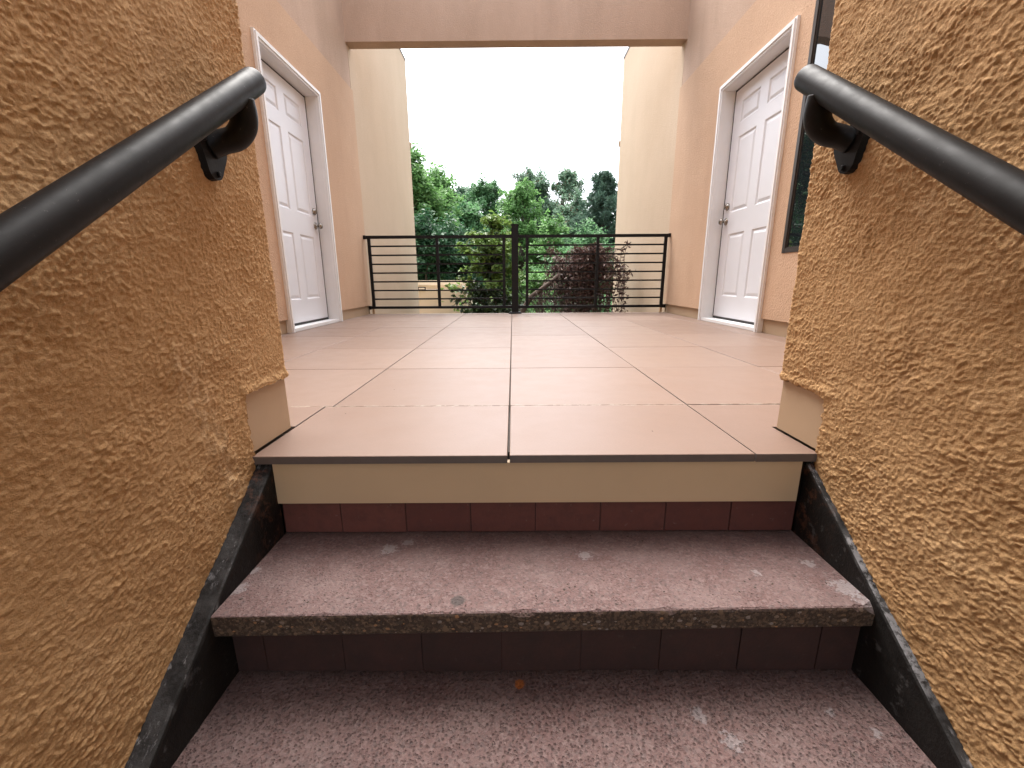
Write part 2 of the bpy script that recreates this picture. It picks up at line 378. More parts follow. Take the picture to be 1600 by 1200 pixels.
def cell_wall(name, us, vs, hole, to3, thick, mat, parent):
    """slab over the grid us x vs without the cells where hole(u, v); to3(u, v, d) gives the point at depth d"""
    bm = bmesh.new(); nu, nv = len(us), len(vs); V = {}
    def P(i, j, d):
        if (i, j, d) not in V: V[(i, j, d)] = bm.verts.new(to3(us[i], vs[j], d * thick))
        return V[(i, j, d)]
    fill = lambda i, j: 0 <= i < nu - 1 and 0 <= j < nv - 1 and not hole((us[i] + us[i + 1]) / 2, (vs[j] + vs[j + 1]) / 2)
    for i in range(nu - 1):
        for j in range(nv - 1):
            if not fill(i, j): continue
            bm.faces.new((P(i, j, 0), P(i + 1, j, 0), P(i + 1, j + 1, 0), P(i, j + 1, 0)))
            bm.faces.new((P(i, j, 1), P(i, j + 1, 1), P(i + 1, j + 1, 1), P(i + 1, j, 1)))
            for (a, b, ii, jj) in (((i, j), (i + 1, j), i, j - 1), ((i, j + 1), (i + 1, j + 1), i, j + 1), ((i, j), (i, j + 1), i - 1, j), ((i + 1, j), (i + 1, j + 1), i + 1, j)):
                if not fill(ii, jj): bm.faces.new((P(*a, 0), P(*b, 0), P(*b, 1), P(*a, 1)))
    return bm_obj(name, bm, mat, parent)

# numpy lattice noise
class Lattice:
    def __init__(s, seed): s.g = np.random.default_rng(seed).random((256, 256))
    def __call__(s, u, v):
        i, j = np.floor(u).astype(int), np.floor(v).astype(int)
        a, b = u - i, v - j
        a, b = a * a * (3 - 2 * a), b * b * (3 - 2 * b)
        g = s.g; i0, i1, j0, j1 = i % 256, (i + 1) % 256, j % 256, (j + 1) % 256
        return (g[i0, j0] * (1 - a) + g[i1, j0] * a) * (1 - b) + (g[i0, j1] * (1 - a) + g[i1, j1] * a) * b
def smooth(x, a, b):
    t = np.clip((x - a) / (b - a), 0, 1); return t * t * (3 - 2 * t)

# ================================================================== THE SETTING
XL, XR = -1.88, 1.99            # landing walls
SL, SR = -0.647, 0.750          # stair walls
YF, YB = 0.976, 5.70            # landing front lip, far edge
YW = 1.195                      # far end of the stair walls

# ground: one sheet, lower behind the landing
def build_ground():
    ys = [-300, -60, -12, -4, -1.4, 1.0, 2.2, 4.6, 5.6, 7, 9, 12, 16, 22, 30, 45, 80, 160, 420]
    xs = [-400, -120, -50, -25, -14, -9, -6, -4, -2.5, -1, 0, 1, 2.5, 4, 6, 9, 14, 25, 50, 120, 400]
    V, F = [], []
    for y in ys:
        for x in xs:
            z = -1.32 if y < 1.5 else (-3.0 if y > 4.7 else -1.32 - 1.68 * (y - 1.5) / 3.2)
            if y > 8: z += 0.12 * math.sin(x * 0.7 + y) * min(1, (y - 8) / 5)
            V.append((x, y, z))
    n = len(xs)
    for j in range(len(ys) - 1):
        for i in range(n - 1): F.append((j * n + i, j * n + i + 1, (j + 1) * n + i + 1, (j + 1) * n + i))
    tag(mesh_obj('ground', V, F, 'ground_soil', smooth=True), kind='structure')
build_ground()

# landing: concrete deck with pavers, tan fascia
def build_landing():
    bm = bmesh.new()
    box(bm, SL - 0.02, SR + 0.02, 1.055, YW + 0.004, -0.30, -0.024)
    box(bm, XL - 0.05, XR + 0.05, YW + 0.004, YB - 0.03, -0.30, -0.024)
    deck = tag(bm_obj('landing', bm, 'slab_concrete'), kind='structure')
    box_obj('fascia_board', (-0.606, 0.722, 0.985, 1.003, -0.133, -0.0225), 'tan_fascia', deck, 0.0015)
    xc = -0.013
    xj = [XL - 0.02, xc - 1.836, xc - 1.224, xc - 0.612, xc, xc + 0.612, xc + 1.224, xc + 1.836, XR + 0.02]
    yj = [YF, 1.409, 2.052, 2.705, 3.335, 3.95, 4.56, 5.17, YB - 0.01]
    cache = {}
    def tile(x0, x1, y0, y1, dz=0.0, dy=0.0):
        g = 0.0022
        x0 += g; x1 -= g; y0 += g; y1 -= g
        if x1 - x0 < 0.015: return
        key = (round(x1 - x0, 4), round(y1 - y0, 4))
        if key not in cache:
            a, b = key[0] / 2, key[1] / 2
            bm = bmesh.new(); box(bm, -a, a, -b, b, -0.0205, 0.0)
            es = [e for e in bm.edges if all(v.co.z > -0.001 for v in e.verts)]
            bmesh.ops.bevel(bm, geom=es, offset=0.0012, segments=1, affect='EDGES')
            o = bm_obj('paving_tile', bm, 'paver', deck, loc=((x0 + x1) / 2, (y0 + y1) / 2 + dy, dz)); cache[key] = o.data
        else:
            link('paving_tile', cache[key], 'paver', deck, loc=((x0 + x1) / 2, (y0 + y1) / 2 + dy, dz))
    for j in range(len(yj) - 1):
        for i in range(len(xj) - 1):
            x0, x1, y0, y1 = xj[i], xj[i + 1], yj[j], yj[j + 1]
            dz = random.uniform(-0.0006, 0.0006)
            if j:
                tile(x0, x1, y0, y1, dz)
            elif i == 3: tile(-0.652, xc - 0.0008, y0, y1, dz)
            elif i == 4: tile(xc + 0.0008, x1, y0, y1, dz)
            elif i in (0, 1, 2, 6, 7, 8) and i < len(xj) - 1 and i != 6 and i != 5:
                tile(x0, -0.652 if i == 2 else x1, YW + 0.006, y1, dz)
            elif i == 6: tile(x0, x1, YW - 0.016, y1, dz)
            elif i == 5:      # notched piece round the corner of the right-hand wall
                a, b, yw = x0 + 0.0022, x1 - 0.0022, YW - 0.016
                out = [(a, y0 + 0.0035), (0.7555, y0 + 0.0035), (0.7555, yw), (b, yw), (b, y1 - 0.0022), (a, y1 - 0.0022)]
                V = [(px_, py_, -0.0012) for px_, py_ in out] + [(px_, py_, -0.0217) for px_, py_ in out]
                F = [tuple(range(6)), tuple(range(11, 5, -1))] + [(q + 6, (q + 1) % 6 + 6, (q + 1) % 6, q) for q in range(6)]
                mesh_obj('paving_tile', V, F, 'paver', deck)
build_landing()

# ================================================================== STAIRS
def build_stairs():
    st = thing('staircase', (0.06, 0.4, -1.32), 'worn reddish concrete stairs with dark brick risers between black side boards', 'staircase')
    rise, run = 0.182, 0.25
    zt = [-0.228 - rise * i for i in range(6)]
    zt = [-0.228, -0.410, -0.592, -0.774, -0.956, -1.138]
    yr = [1.0, 0.752, 0.502, 0.252, 0.002, -0.248, -0.498]
    xa, xb = -0.6065, 0.7345
    for i, z in enumerate(zt):
        yb = yr[i] + 0.03
        yf = yr[i + 1] - 0.036
        # tread: a slab with a slightly uneven, chipped front arris
        N = 110 if i < 2 else 24
        xs = np.linspace(xa, xb, N)
        nz = Lattice(50 + i)
        sk = np.linspace(-0.006, 0.014, N) if i == 0 else np.zeros(N)
        chip = smooth(nz(xs * 60, xs * 0 + 3), 0.72, 0.95) * 0.006 + (nz(xs * 14, xs * 0 + 9) - 0.5) * 0.003
        if i == 0: chip += smooth(-np.abs(xs - 0.735), -0.03, 0.0) * 0.012
        prof = []
        V = []
        for x, c, s in zip(xs, chip, sk):
            f = yf + s
            V += [(x, yb, z), (x, (yb + f) / 2, z), (x, f + 0.004 + c, z), (x, f + 0.0015 + c * 0.5, z - 0.002 - c * 0.5), (x, f, z - 0.006 - c), (x, f + 0.001, z - 0.046), (x, f + 0.004, z - 0.050), (x, yb, z - 0.050)]
        F = []
        for q in range(N - 1):
            for m in range(8):
                a, b = q * 8 + m, q * 8 + (m + 1) % 8
                F.append((a, b, b + 8, a + 8))
        F += [tuple(range(7, -1, -1)), tuple(range((N - 1) * 8, N * 8))]
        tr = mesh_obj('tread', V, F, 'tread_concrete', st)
        if i < 3:   # pebbles of the exposed aggregate standing out of the front face
            bm = bmesh.new()
            for q in range(420 if i == 0 else 120):
                x = random.uniform(xa + 0.01, xb - 0.01); zz = z - random.uniform(0.008, 0.045)
                r = random.choice((0.0018, 0.0025, 0.003, 0.004, 0.0055, 0.0075, 0.0095))
                s = float(np.interp(x, xs, sk))
                r = min(r, (z - zz), zz - (z - 0.05)) * 0.95
                if r < 0.0012: continue
                n = 7; a0 = random.random() * 6; asp = random.uniform(0.6, 1.0)
                y0 = yf + s + 0.0006; cv = bm.verts.new((x, y0 - 0.0012 - r * 0.16, zz))
                ring = []
                for t in range(n):
                    a = a0 + 2 * math.pi * t / n; rr = r * random.uniform(0.75, 1.15)
                    ring.append(bm.verts.new((x + math.cos(a) * rr * 1.1, y0 + 0.0015, zz + math.sin(a) * rr * asp)))
                for t in range(n): bm.faces.new((cv, ring[t], ring[(t + 1) % n]))
            tag(bm_obj('aggregate', bm, 'pebble', tr, smooth=True), kind='stuff')
        # riser above this tread
        ztop = -0.128 if i == 0 else zt[i - 1] - 0.049
        ri = box_obj('riser', (xa, xb, yr[i] + 0.0035, yr[i] + 0.05, z + 0.0015, ztop), 'riser_mortar', st)
        if i < 3:
            j0 = 0.056 + (0.0 if i == 0 else 0.085 * i)
            edges = [xa + 0.001] + [j0 + 0.170 * q for q in range(-5, 6) if xa + 0.03 < j0 + 0.170 * q < xb - 0.03] + [xb - 0.001]
            for e0, e1 in zip(edges, edges[1:]):
                yy = yr[i] + random.uniform(-0.0012, 0.0012)
                box_obj('brick', (e0 + 0.0016, e1 - 0.0016, yy, yr[i] + 0.012, z + 0.003, ztop - 0.001), 'riser_brick' if i == 0 else 'dark_brick', ri, 0.0018, 1)
    # the two sloping side boards
    for side, x0, x1 in ((-1, SL - 0.012, -0.6075), (1, 0.7355, SR + 0.012)):
        ys = np.linspace(0.996, -0.85, 150); la = Lattice(70 + side)
        V = []
        for y in ys:
            zz = -0.026 + (y - 0.996) * 0.722
            n = float(la(np.array([y * 50.0]), np.array([1.5]))[0] - 0.5)
            n2 = float(la(np.array([y * 26.0]), np.array([7.5]))[0] - 0.5)
            xi, xo = (x1, x0) if side < 0 else (x0, x1)
            sg = -side
            ed = smooth(np.array(n), 0.18, 0.45) * 0.005
            V += [(xo, y, zz + 0.001), (xi - sg * (0.006 + ed), y, zz + n2 * 0.002), (xi - sg * (0.0015 + ed * 0.5), y, zz - 0.002 - ed * 0.4), (xi, y, zz - 0.008 - ed), (xi, y, zz - 0.40), (xo, y, zz - 0.40)]
        F = []
        for q in range(len(ys) - 1):
            for m in range(6):
                a, b = q * 6 + m, q * 6 + (m + 1) % 6
                F.append((a, b, b + 6, a + 6))
        F += [tuple(range(5, -1, -1)), tuple(range((len(ys) - 1) * 6, len(ys) * 6))]
        me = mesh_obj('stringer', V, F, 'black_stringer', st)
        bm = bmesh.new(); bm.from_mesh(me.data); bmesh.ops.recalc_face_normals(bm, faces=bm.faces[:]); bm.to_mesh(me.data); bm.free()
build_stairs()

# ================================================================== STAIR WALLS (coarse stucco, really displaced)
def build_stair_wall(side):
    X0 = SL if side < 0 else SR
    inn = -side                                   # direction the stucco faces
    yend = YW if side < 0 else YW - 0.022
    rad = 0.014
    Xfar = XL if side < 0 else XR
    t = thing('stair_wall', (X0 + side * 0.5, 0.2, -1.32),
              'rough ochre stucco wall %s the stairs, %s' % (('left of', 'with a pale lumpy repair streak near its lower corner') if side < 0 else ('right of', 'with a faint dark vertical streak')), 'wall')
    # path coordinate s: along Y, round the corner, then along X towards the landing wall
    ya = np.concatenate([np.arange(-2.0, 0.30, 0.03), np.arange(0.30, yend - rad, 0.0023)])
    pts = [(X0, y, inn, 0.0) for y in ya]; ss = list(ya)
    for a in np.linspace(0, math.pi / 2, 6)[0:]:
        pts.append((X0 + side * rad * (1 - math.cos(a)), yend - rad + rad * math.sin(a), inn * math.cos(a), math.sin(a))); ss.append(yend - rad + rad * a)
    s0 = ss[-1]
    for d in np.concatenate([np.arange(0.004, 0.12, 0.004), np.arange(0.12, abs(Xfar - X0) - rad + 0.05, 0.03)]):
        pts.append((X0 + side * (rad + d), yend, 0.0, 1.0)); ss.append(s0 + d)
    zz = np.concatenate([np.arange(-1.6, -0.62, 0.03), np.arange(-0.62, 1.28, 0.0024), np.arange(1.28, 4.24, 0.03), [4.25]])
    P = np.array(pts); s = np.array(ss)
    U, Z = np.meshgrid(s, zz, indexing='ij')
    L = [Lattice(100 + 10 * (side + 1) + i) for i in range(6)]
    # trowelled dash coat: slanted flattened lumps over gentle waves
    wx = (L[3](U * 60, Z * 60) - 0.5) * 0.008; wz = (L[4](U * 60 + 9, Z * 60) - 0.5) * 0.008
    u2 = U + wx; z2 = Z + wz
    a = R(32) * side * -1
    ru, rz = u2 * math.cos(a) + z2 * math.sin(a), -u2 * math.sin(a) + z2 * math.cos(a)
    n1 = L[0](ru / 0.0056, rz / 0.0041)
    n2 = L[1](u2 / 0.0042 + 40, z2 / 0.0036)
    n3 = L[2](U / 0.07, Z / 0.07)
    n4 = L[5](U / 0.019, Z / 0.015)
    amp = 0.55 + 0.9 * L[3](U / 0.16 + 3, Z / 0.13)          # trowel pressure differs from place to place
    h = amp * (smooth(n1, 0.45, 0.85) * 0.0015 + smooth(n2, 0.4, 0.9) * 0.0011 + smooth(n4, 0.62, 0.9) * 0.0011) + (n3 - 0.5) * 0.004
    if side < 0:     # lumpy repair smear
        band = smooth(-np.abs(U - (0.89 - 0.28 * Z)), -0.05, -0.02) * smooth(-Z, -0.32, -0.26)
        h = h + band * smooth(L[5](U / 0.02, Z / 0.03 + 50), 0.3, 0.8) * 0.004
    # the ragged lip above the base board stands a little proud
    lipz = 0.157 if side < 0 else 0.147
    ycut = 0.985
    h = h + smooth(-np.abs(Z - lipz - 0.006), -0.02, 0.0) * smooth(U, ycut - 0.02, ycut) * 0.004
    h = h - 0.002
    nx, ny = P[:, 2][:, None], P[:, 3][:, None]
    co = np.stack([P[:, 0][:, None] + nx * h, P[:, 1][:, None] + ny * h, Z + (n2 - 0.5) * 0.001], -1)
    nu, nv = U.shape
    idx = np.arange(nu * nv).reshape(nu, nv)
    uc, zc = (s[:-1] + s[1:]) / 2, (zz[:-1] + zz[1:]) / 2
    UC, ZC = np.meshgrid(uc, zc, indexing='ij')
    jag = (L[1](UC / 0.012, ZC * 0 + 7.3) - 0.5) * 0.007 + (L[0](UC / 0.035, ZC * 0 + 2.2) - 0.5) * 0.005
    jag2 = (L[1](ZC / 0.012, UC * 0 + 5.1) - 0.5) * 0.010
    slant = 0.0 if side < 0 else -np.clip((1.05 - UC) / 0.07, 0, 1) * 0.012
    cut = (UC > ycut + jag2) & (ZC < lipz + jag + slant)
    cut &= (UC < s0 + 0.6)
    keep = ~cut
    q = np.stack([idx[:-1, :-1], idx[1:, :-1], idx[1:, 1:], idx[:-1, 1:]], -1)
    faces = q[keep]
    if side > 0: faces = faces[:, ::-1]
    verts = co.reshape(-1, 3)
    # rims: connect the cut edge back to the substrate so that the coat has thickness
    back = verts.copy(); bx = np.broadcast_to(P[:, 2][:, None], U.shape).reshape(-1); by = np.broadcast_to(P[:, 3][:, None], U.shape).reshape(-1)
    back[:, 0] -= bx * 0.022; back[:, 1] -= by * 0.022
    rim = []
    ci, cj = np.nonzero(cut)
    for i, j in zip(ci, cj):
        if j + 1 < keep.shape[1] and keep[i, j + 1]: rim.append((idx[i, j + 1], idx[i + 1, j + 1]))
        if i - 1 >= 0 and keep[i - 1, j]: rim.append((idx[i, j], idx[i, j + 1]))
    rim = np.array(rim)
    uniq, inv = np.unique(rim.reshape(-1), return_inverse=True)
    bi = (len(verts) + inv).reshape(-1, 2)
    rf = np.stack([rim[:, 0], rim[:, 1], bi[:, 1], bi[:, 0]], -1)
    verts = np.concatenate([verts, back[uniq]]); faces = np.concatenate([faces, rf])
    me = bpy.data.meshes.new('stucco_coat')
    me.vertices.add(len(verts)); me.vertices.foreach_set('co', verts.astype(np.float32).ravel())
    me.loops.add(faces.size); me.loops.foreach_set('vertex_index', faces.astype(np.int32).ravel())
    me.polygons.add(len(faces)); me.polygons.foreach_set('loop_start', np.arange(0, faces.size, 4, dtype=np.int32))
    me.update(calc_edges=True); me.validate()
    link('stucco_coat', me, 'coarse_stucco', t, smooth=True)
    # masonry core and smooth tan base board under the lip
    a, b = sorted((X0 + side * 0.03, Xfar - side * -0.02))
    box_obj('core', (a, b, -1.98, yend - 0.03, -1.6, 4.235), 'slab_concrete', t)
    a, b = sorted((X0 + side * 0.009, X0 + side * 0.027))
    bm = bmesh.new()
    box(bm, a, b, ycut - 0.03, yend - 0.012, 0.0035, lipz + 0.012)
    a, b = sorted((X0 + side * 0.0275, Xfar))
    box(bm, a, b, yend - 0.0285, yend - 0.012, 0.0035, lipz + 0.012)
    bm_obj('base_board', bm, 'tan_board', t, bevel=0.0012, seg=1)
build_stair_wall(-1)
build_stair_wall(1)

# ================================================================== HANDRAILS
def build_handrail(side):
    X0 = SL if side < 0 else SR
    X = X0 - side * 0.070
    ye, ze = (1.086, 0.860) if side < 0 else (1.122, 0.872)
    sl = 0.690
    d = Vector((0, -1, -sl)).normalized()
    t = thing('handrail', (X, ye, ze), 'dark bronze pipe handrail fixed to the %s stucco stair wall' % ('left' if side < 0 else 'right'), 'handrail', 'handrails of the stairs')
    r = 0.0268
    E0 = Vector((X, ye, ze))
    bm = bmesh.new()
    pts = [E0 + d * k for k in (0.0, 0.0012, 0.004, 0.008)]; rr = [r * 0.80, r * 0.90, r * 0.975, r]
    k = 0.02
    while k < 2.2: pts.append(E0 + d * k); rr.append(r); k += 0.06
    tube(bm, pts, rr, 40)
    bm_obj('rail', bm, 'handrail_paint', t, smooth=True)
    for kk in (0.088, 1.35):
        A = E0 + d * kk
        br = bmesh.new()
        fl = Vector((X0 - side * 0.004, A.y - 0.020, A.z - 0.124))
        # gooseneck: down from the rail, out, and back into the flange
        ctrl = [A + Vector((0, 0.004, -0.012)), A + Vector((0, 0.010, -0.040)), A + Vector((side * 0.006, 0.012, -0.064)), A + Vector((side * 0.022, 0.006, -0.086)), A + Vector((side * 0.044, -0.008, -0.098)), fl + Vector((0, 0, 0.012))]
        P = []
        for i in range(len(ctrl) - 1):
            p0, p1, p2, p3 = ctrl[max(i - 1, 0)], ctrl[i], ctrl[i + 1], ctrl[min(i + 2, len(ctrl) - 1)]
            for q in range(6):
                u = q / 6
                P.append(0.5 * ((2 * p1) + (p2 - p0) * u + (2 * p0 - 5 * p1 + 4 * p2 - p3) * u * u + (3 * p1 - p0 - 3 * p2 + p3) * u ** 3))
        P.append(ctrl[-1])
        tube(br, P, [0.0255 + 0.002 * math.cos(i / (len(P) - 1) * 3.1) for i in range(len(P))], 20)
        b = bm_obj('bracket', br, 'handrail_paint', t, smooth=True)
        # pear-shaped wall flange
        fb = bmesh.new(); n = 28; r0, r1 = [], []
        for i in range(n):
            a = 2 * math.pi * i / n
            w = 0.043 * (1 + 0.18 * math.sin(3 * a + 0.4)); hh = 0.052 * (1 + 0.06 * math.sin(3 * a + 0.4))
            yy, zz = math.cos(a) * w, math.sin(a) * hh
            r0.append(fb.verts.new((X0 + side * 0.01, fl.y + yy, fl.z + zz))); r1.append(fb.verts.new((X0 - side * 0.013, fl.y + yy * 0.90, fl.z + zz * 0.95)))
        for i in range(n): fb.faces.new((r0[i], r0[(i + 1) % n], r1[(i + 1) % n], r1[i]))
        fb.faces.new(r1); fb.faces.new(r0[::-1])
        bm_obj('flange', fb, 'handrail_paint', b, bevel=0.0025, seg=2)
        for dy, dz in ((0.003, -0.040), (-0.028, 0.024), (0.028, 0.024)):
            hb = bmesh.new()
            tube(hb, [(X0 - side * 0.012, fl.y + dy, fl.z + dz), (X0 - side * 0.0165, fl.y + dy, fl.z + dz), (X0 - side * 0.0185, fl.y + dy, fl.z + dz)], [0.0062, 0.0062, 0.0045], 10)
            bm_obj('bolt', hb, 'black_steel', b)
build_handrail(-1)
build_handrail(1)

# ================================================================== BUILDINGS either side of the landing
LIP, LEDGE, TOP = 0.112, 2.615, 4.25
YFAR = 8.74
def build_building(side):
    X0 = XL if side < 0 else XR
    ds = -side
    t = thing('building', (X0 + side * 1.6, 4.5, -3.0),
              'stucco building %s the landing with a white six-panel door%s' % (('left of', '') if side < 0 else ('right of', ' and a dark framed window')), 'building')
    d0, d1 = (3.575, 4.665) if side < 0 else (3.435, 4.555)     # opening between the outer casing edges
    dtop = 2.205 if side < 0 else 2.180
    win = None if side < 0 else (2.05, 3.28, 0.602, 2.50)
    c = 0.052                                                    # casing width
    o0, o1, otop = d0 + c * 0.5, d1 - c * 0.5, dtop - c * 0.5
    ysp = [1.10, o0, o1, 5.70]; zsp = [LIP, otop, LEDGE]
    if win: ysp = [1.10, win[0], win[1], o0, o1, 5.70]; zsp = [LIP, win[2], otop, win[3], LEDGE]
    def hole(y, z):
        if o0 < y < o1 and z < otop: return True
        return bool(win) and win[0] < y < win[1] and win[2] < z < win[3]
    to3 = lambda y, z, d: (X0 + side * d, y, z)
    w_ = cell_wall('wall', ysp, zsp, hole, to3, 0.16, 'fine_stucco', t)
    # upper wall set back behind the ledge
    cell_wall('upper_wall', [1.10, 5.83], [LEDGE - 0.01, TOP], lambda y, z: False, lambda y, z, d: (X0 + side * (0.022 + d), y, z), 0.135, 'weathered_stucco', t)
    # smooth board under the stucco lip
    ysb = [1.10, d0 + 0.004, d1 - 0.004, 5.66]
    cell_wall('base_board', ysb, [-0.02, LIP + 0.02], lambda y, z: ysb[1] < y < ysb[2], lambda y, z, d: (X0 + side * (0.024 + d), y, z), 0.1, 'tan_board', t)
    # far wing beyond the railing, one storey down to the garden; a slim moulding turns its corner
    cell_wall('far_wall', [5.703, YFAR], [-3.05, TOP], lambda y, z: False, lambda y, z, d: (X0 + side * (0.020 + d), y, z), 3.0, 'pale_stucco', t)
    box_obj('coping', tuple(sorted((X0 + side * 0.012, X0 + side * 3.02))) + (5.84, YFAR + 0.012, TOP, TOP + 0.035), 'bronze_frame', t, 0.004)
    bm = bmesh.new(); a, b = sorted((X0 + side * 0.004, X0 + side * 3.0))
    box(bm, a, b, YFAR + 0.001, YFAR + 0.05, 2.84, 2.93)
    bm_obj('moulding', bm, 'pale_stucco', t, bevel=0.012)
    # back of the building mass
    a, b = sorted((X0 + side * 0.17, X0 + side * 3.0))
    box_obj('mass', (a, b, 1.10, 5.70, -3.0, TOP - 0.01), 'slab_concrete', t)

    # ---------------- door
    sx = lambda d: X0 + side * d                 # depth into the wall
    def bx(name, d0_, d1_, y0, y1, z0, z1, mat, parent, bevel=0.0, seg=2):
        a, b = sorted((sx(d0_), sx(d1_))); return box_obj(name, (a, b, y0, y1, z0, z1), mat, parent, bevel, seg)
    j = 0.020
    s0, s1 = d0 + c + j, d1 - c - j              # door slab
    zb, ztp = 0.052, dtop - c - j
    dep = 0.105                                  # face of the slab behind the stucco face
    us = s1 - s0; vs = ztp - zb
    # panel layout (y as a share of the width, z as a share of the height)
    cols = ((0.135, 0.435), (0.565, 0.865)); rows = ((0.095, 0.385), (0.475, 0.790), (0.855, 0.945))
    rows = ((0.100, 0.385), (0.480, 0.800), (0.858, 0.945))
    pan = [(s0 + us * a, s0 + us * b, zb + vs * e, zb + vs * f) for a, b in cols for e, f in rows]
    yy = sorted({s0, s1} | {p[0] for p in pan} | {p[1] for p in pan}); zz = sorted({zb, ztp} | {p[2] for p in pan} | {p[3] for p in pan})
    door = cell_wall('door', yy, zz, lambda y, z: any(p[0] < y < p[1] and p[2] < z < p[3] for p in pan), lambda y, z, d: (sx(dep + d), y, z), 0.042, 'white_paint', t)
    for p in pan:      # moulded raised panels
        rings = [(0.0, 0.0), (0.010, 0.009), (0.018, 0.010), (0.040, 0.003)]
        V, F = [], []
        for ins, d in rings:
            V += [(sx(dep + d), p[0] + ins, p[2] + ins), (sx(dep + d), p[1] - ins, p[2] + ins), (sx(dep + d), p[1] - ins, p[3] - ins), (sx(dep + d), p[0] + ins, p[3] - ins)]
        for q in range(len(rings) - 1):
            for m in range(4): F.append((q * 4 + m, q * 4 + (m + 1) % 4, q * 4 + 4 + (m + 1) % 4, q * 4 + 4 + m))
        F.append(tuple(range(len(V) - 4, len(V))))
        mesh_obj('panel', V, F, 'white_paint', door)
    # weatherstrip: black line round the slab, backing, sweep
    gap = 0.017
    bm = bmesh.new()
    def ad(bm, d0_, d1_, y0, y1, z0, z1):
        a, b = sorted((sx(d0_), sx(d1_))); box(bm, a, b, y0, y1, z0, z1)
    ad(bm, dep + 0.001, dep + 0.05, s1 + 0.0005, s1 + gap, zb, ztp + gap); ad(bm, dep + 0.006, dep + 0.05, s0 - gap, s0 - 0.0005, zb, ztp + gap); ad(bm, dep + 0.006, dep + 0.05, s0, s1, ztp + 0.0005, ztp + gap)
    bm_obj('weatherstrip', bm, 'black_rubber', door)
    bx('door_sweep', dep - 0.006, dep + 0.04, s0, s1, zb - 0.021, zb - 0.0005, 'black_rubber', door)
    # jamb lining the reveal, and casing lying on the stucco
    bm = bmesh.new()
    ad(bm, 0.004, dep + 0.06, s1 + gap + 0.0005, d1 - 0.028, 0.004, ztp + gap); ad(bm, 0.004, dep + 0.06, d0 + 0.028, s0 - gap - 0.0005, 0.004, ztp + gap); ad(bm, 0.004, dep + 0.06, d0 + 0.028, d1 - 0.028, ztp + gap + 0.0005, dtop - 0.028)
    bm_obj('jamb', bm, 'white_trim', door, bevel=0.002, seg=1)
    bm = bmesh.new()
    for lay, (p0, p1) in enumerate((((-0.020), 0.022), ((-0.030), -0.0195))):
        i0 = 0.0 if lay == 0 else 0.012
        i1 = c - 0.0 if lay == 0 else c - 0.016
        ad(bm, p0, p1, d0 + i0, d0 + i1, 0.002, dtop - i1); ad(bm, p0, p1, d1 - i1, d1 - i0, 0.002, dtop - i1); ad(bm, p0, p1, d0 + i0, d1 - i0, dtop - i1 + 0.0004, dtop - i0)
    bm_obj('casing', bm, 'white_trim', door, bevel=0.0025, seg=1)
    bx('threshold', -0.012, dep + 0.05, d0 + c + 0.001, d1 - c - 0.001, 0.003, zb - 0.0215, 'white_trim', door, 0.003)
    # hardware on the far stile
    yk = s1 - 0.066
    def lathe(name, y, z, prof, mat, parent, n=24):
        bm = bmesh.new(); rings = []
        for d, r in prof:
            rings.append([bm.verts.new((sx(dep - d), y + math.cos(2 * math.pi * q / n) * r, z + math.sin(2 * math.pi * q / n) * r)) for q in range(n)])
        for a, b in zip(rings, rings[1:]):
            for q in range(n): bm.faces.new((a[q], a[(q + 1) % n], b[(q + 1) % n], b[q]))
        bm.faces.new(rings[-1]); bm.faces.new(rings[0][::-1])
        return bm_obj(name, bm, mat, parent, smooth=True)
    lathe('knob', yk, 0.965, [(0.0, 0.034), (0.006, 0.034), (0.011, 0.028), (0.014, 0.014), (0.030, 0.012), (0.036, 0.018), (0.044, 0.027), (0.056, 0.029), (0.066, 0.024), (0.070, 0.012)], 'satin_nickel', door)
    lathe('deadbolt', yk, 1.10, [(0.0, 0.033), (0.008, 0.033), (0.016, 0.027), (0.024, 0.022), (0.026, 0.015)], 'satin_nickel', door)
    lathe('keyway', yk, 1.10, [(0.0262, 0.009), (0.0275, 0.008)], 'brass_key', door, 12)
    for zh in (0.30, 1.10, 1.90):
        bm = bmesh.new(); tube(bm, [(sx(dep - 0.006), s0 - 0.006, zh - 0.05), (sx(dep - 0.006), s0 - 0.006, zh + 0.05)], 0.007, 10); bm_obj('hinge', bm, 'satin_nickel', door, smooth=True)
    tag(door, None)
    door['label'] = 'white six-panel entry door with satin nickel knob and deadbolt'

    # ---------------- window (right-hand building only)
    if win:
        y0, y1, z0, z1 = win; fw = 0.034
        bm = bmesh.new()
        for (a, b, e, f) in ((y0, y0 + fw, z0, z1), (y1 - fw, y1, z0, z1), (y0 + fw, y1 - fw, z0, z0 + fw), (y0 + fw, y1 - fw, z1 - fw, z1)):
            ad(bm, -0.004, 0.09, a + 0.0015, b - 0.0015, e + 0.0015, f - 0.0015)
        wi = bm_obj('window', bm, 'bronze_frame', t, bevel=0.004)
        bm = bmesh.new()
        i0 = fw; i1 = fw + 0.008
        for (a, b, e, f) in ((y0 + i0, y0 + i1, z0 + i0, z1 - i0), (y1 - i1, y1 - i0, z0 + i0, z1 - i0), (y0 + i1, y1 - i1, z0 + i0, z0 + i1), (y0 + i1, y1 - i1, z1 - i1, z1 - i0)):
            ad(bm, 0.004, 0.03, a, b, e, f)
        bm_obj('glazing_bead', bm, 'bronze_frame', wi, bevel=0.003)
        ad2 = bmesh.new(); a, b = sorted((sx(0.010), sx(0.020))); box(ad2, a, b, y0 + i0 + 0.004, y1 - i0 - 0.004, z0 + i0 + 0.004, z1 - i0 - 0.004)
        bm_obj('pane', ad2, 'window_glass', wi)
build_building(-1)
build_building(1)

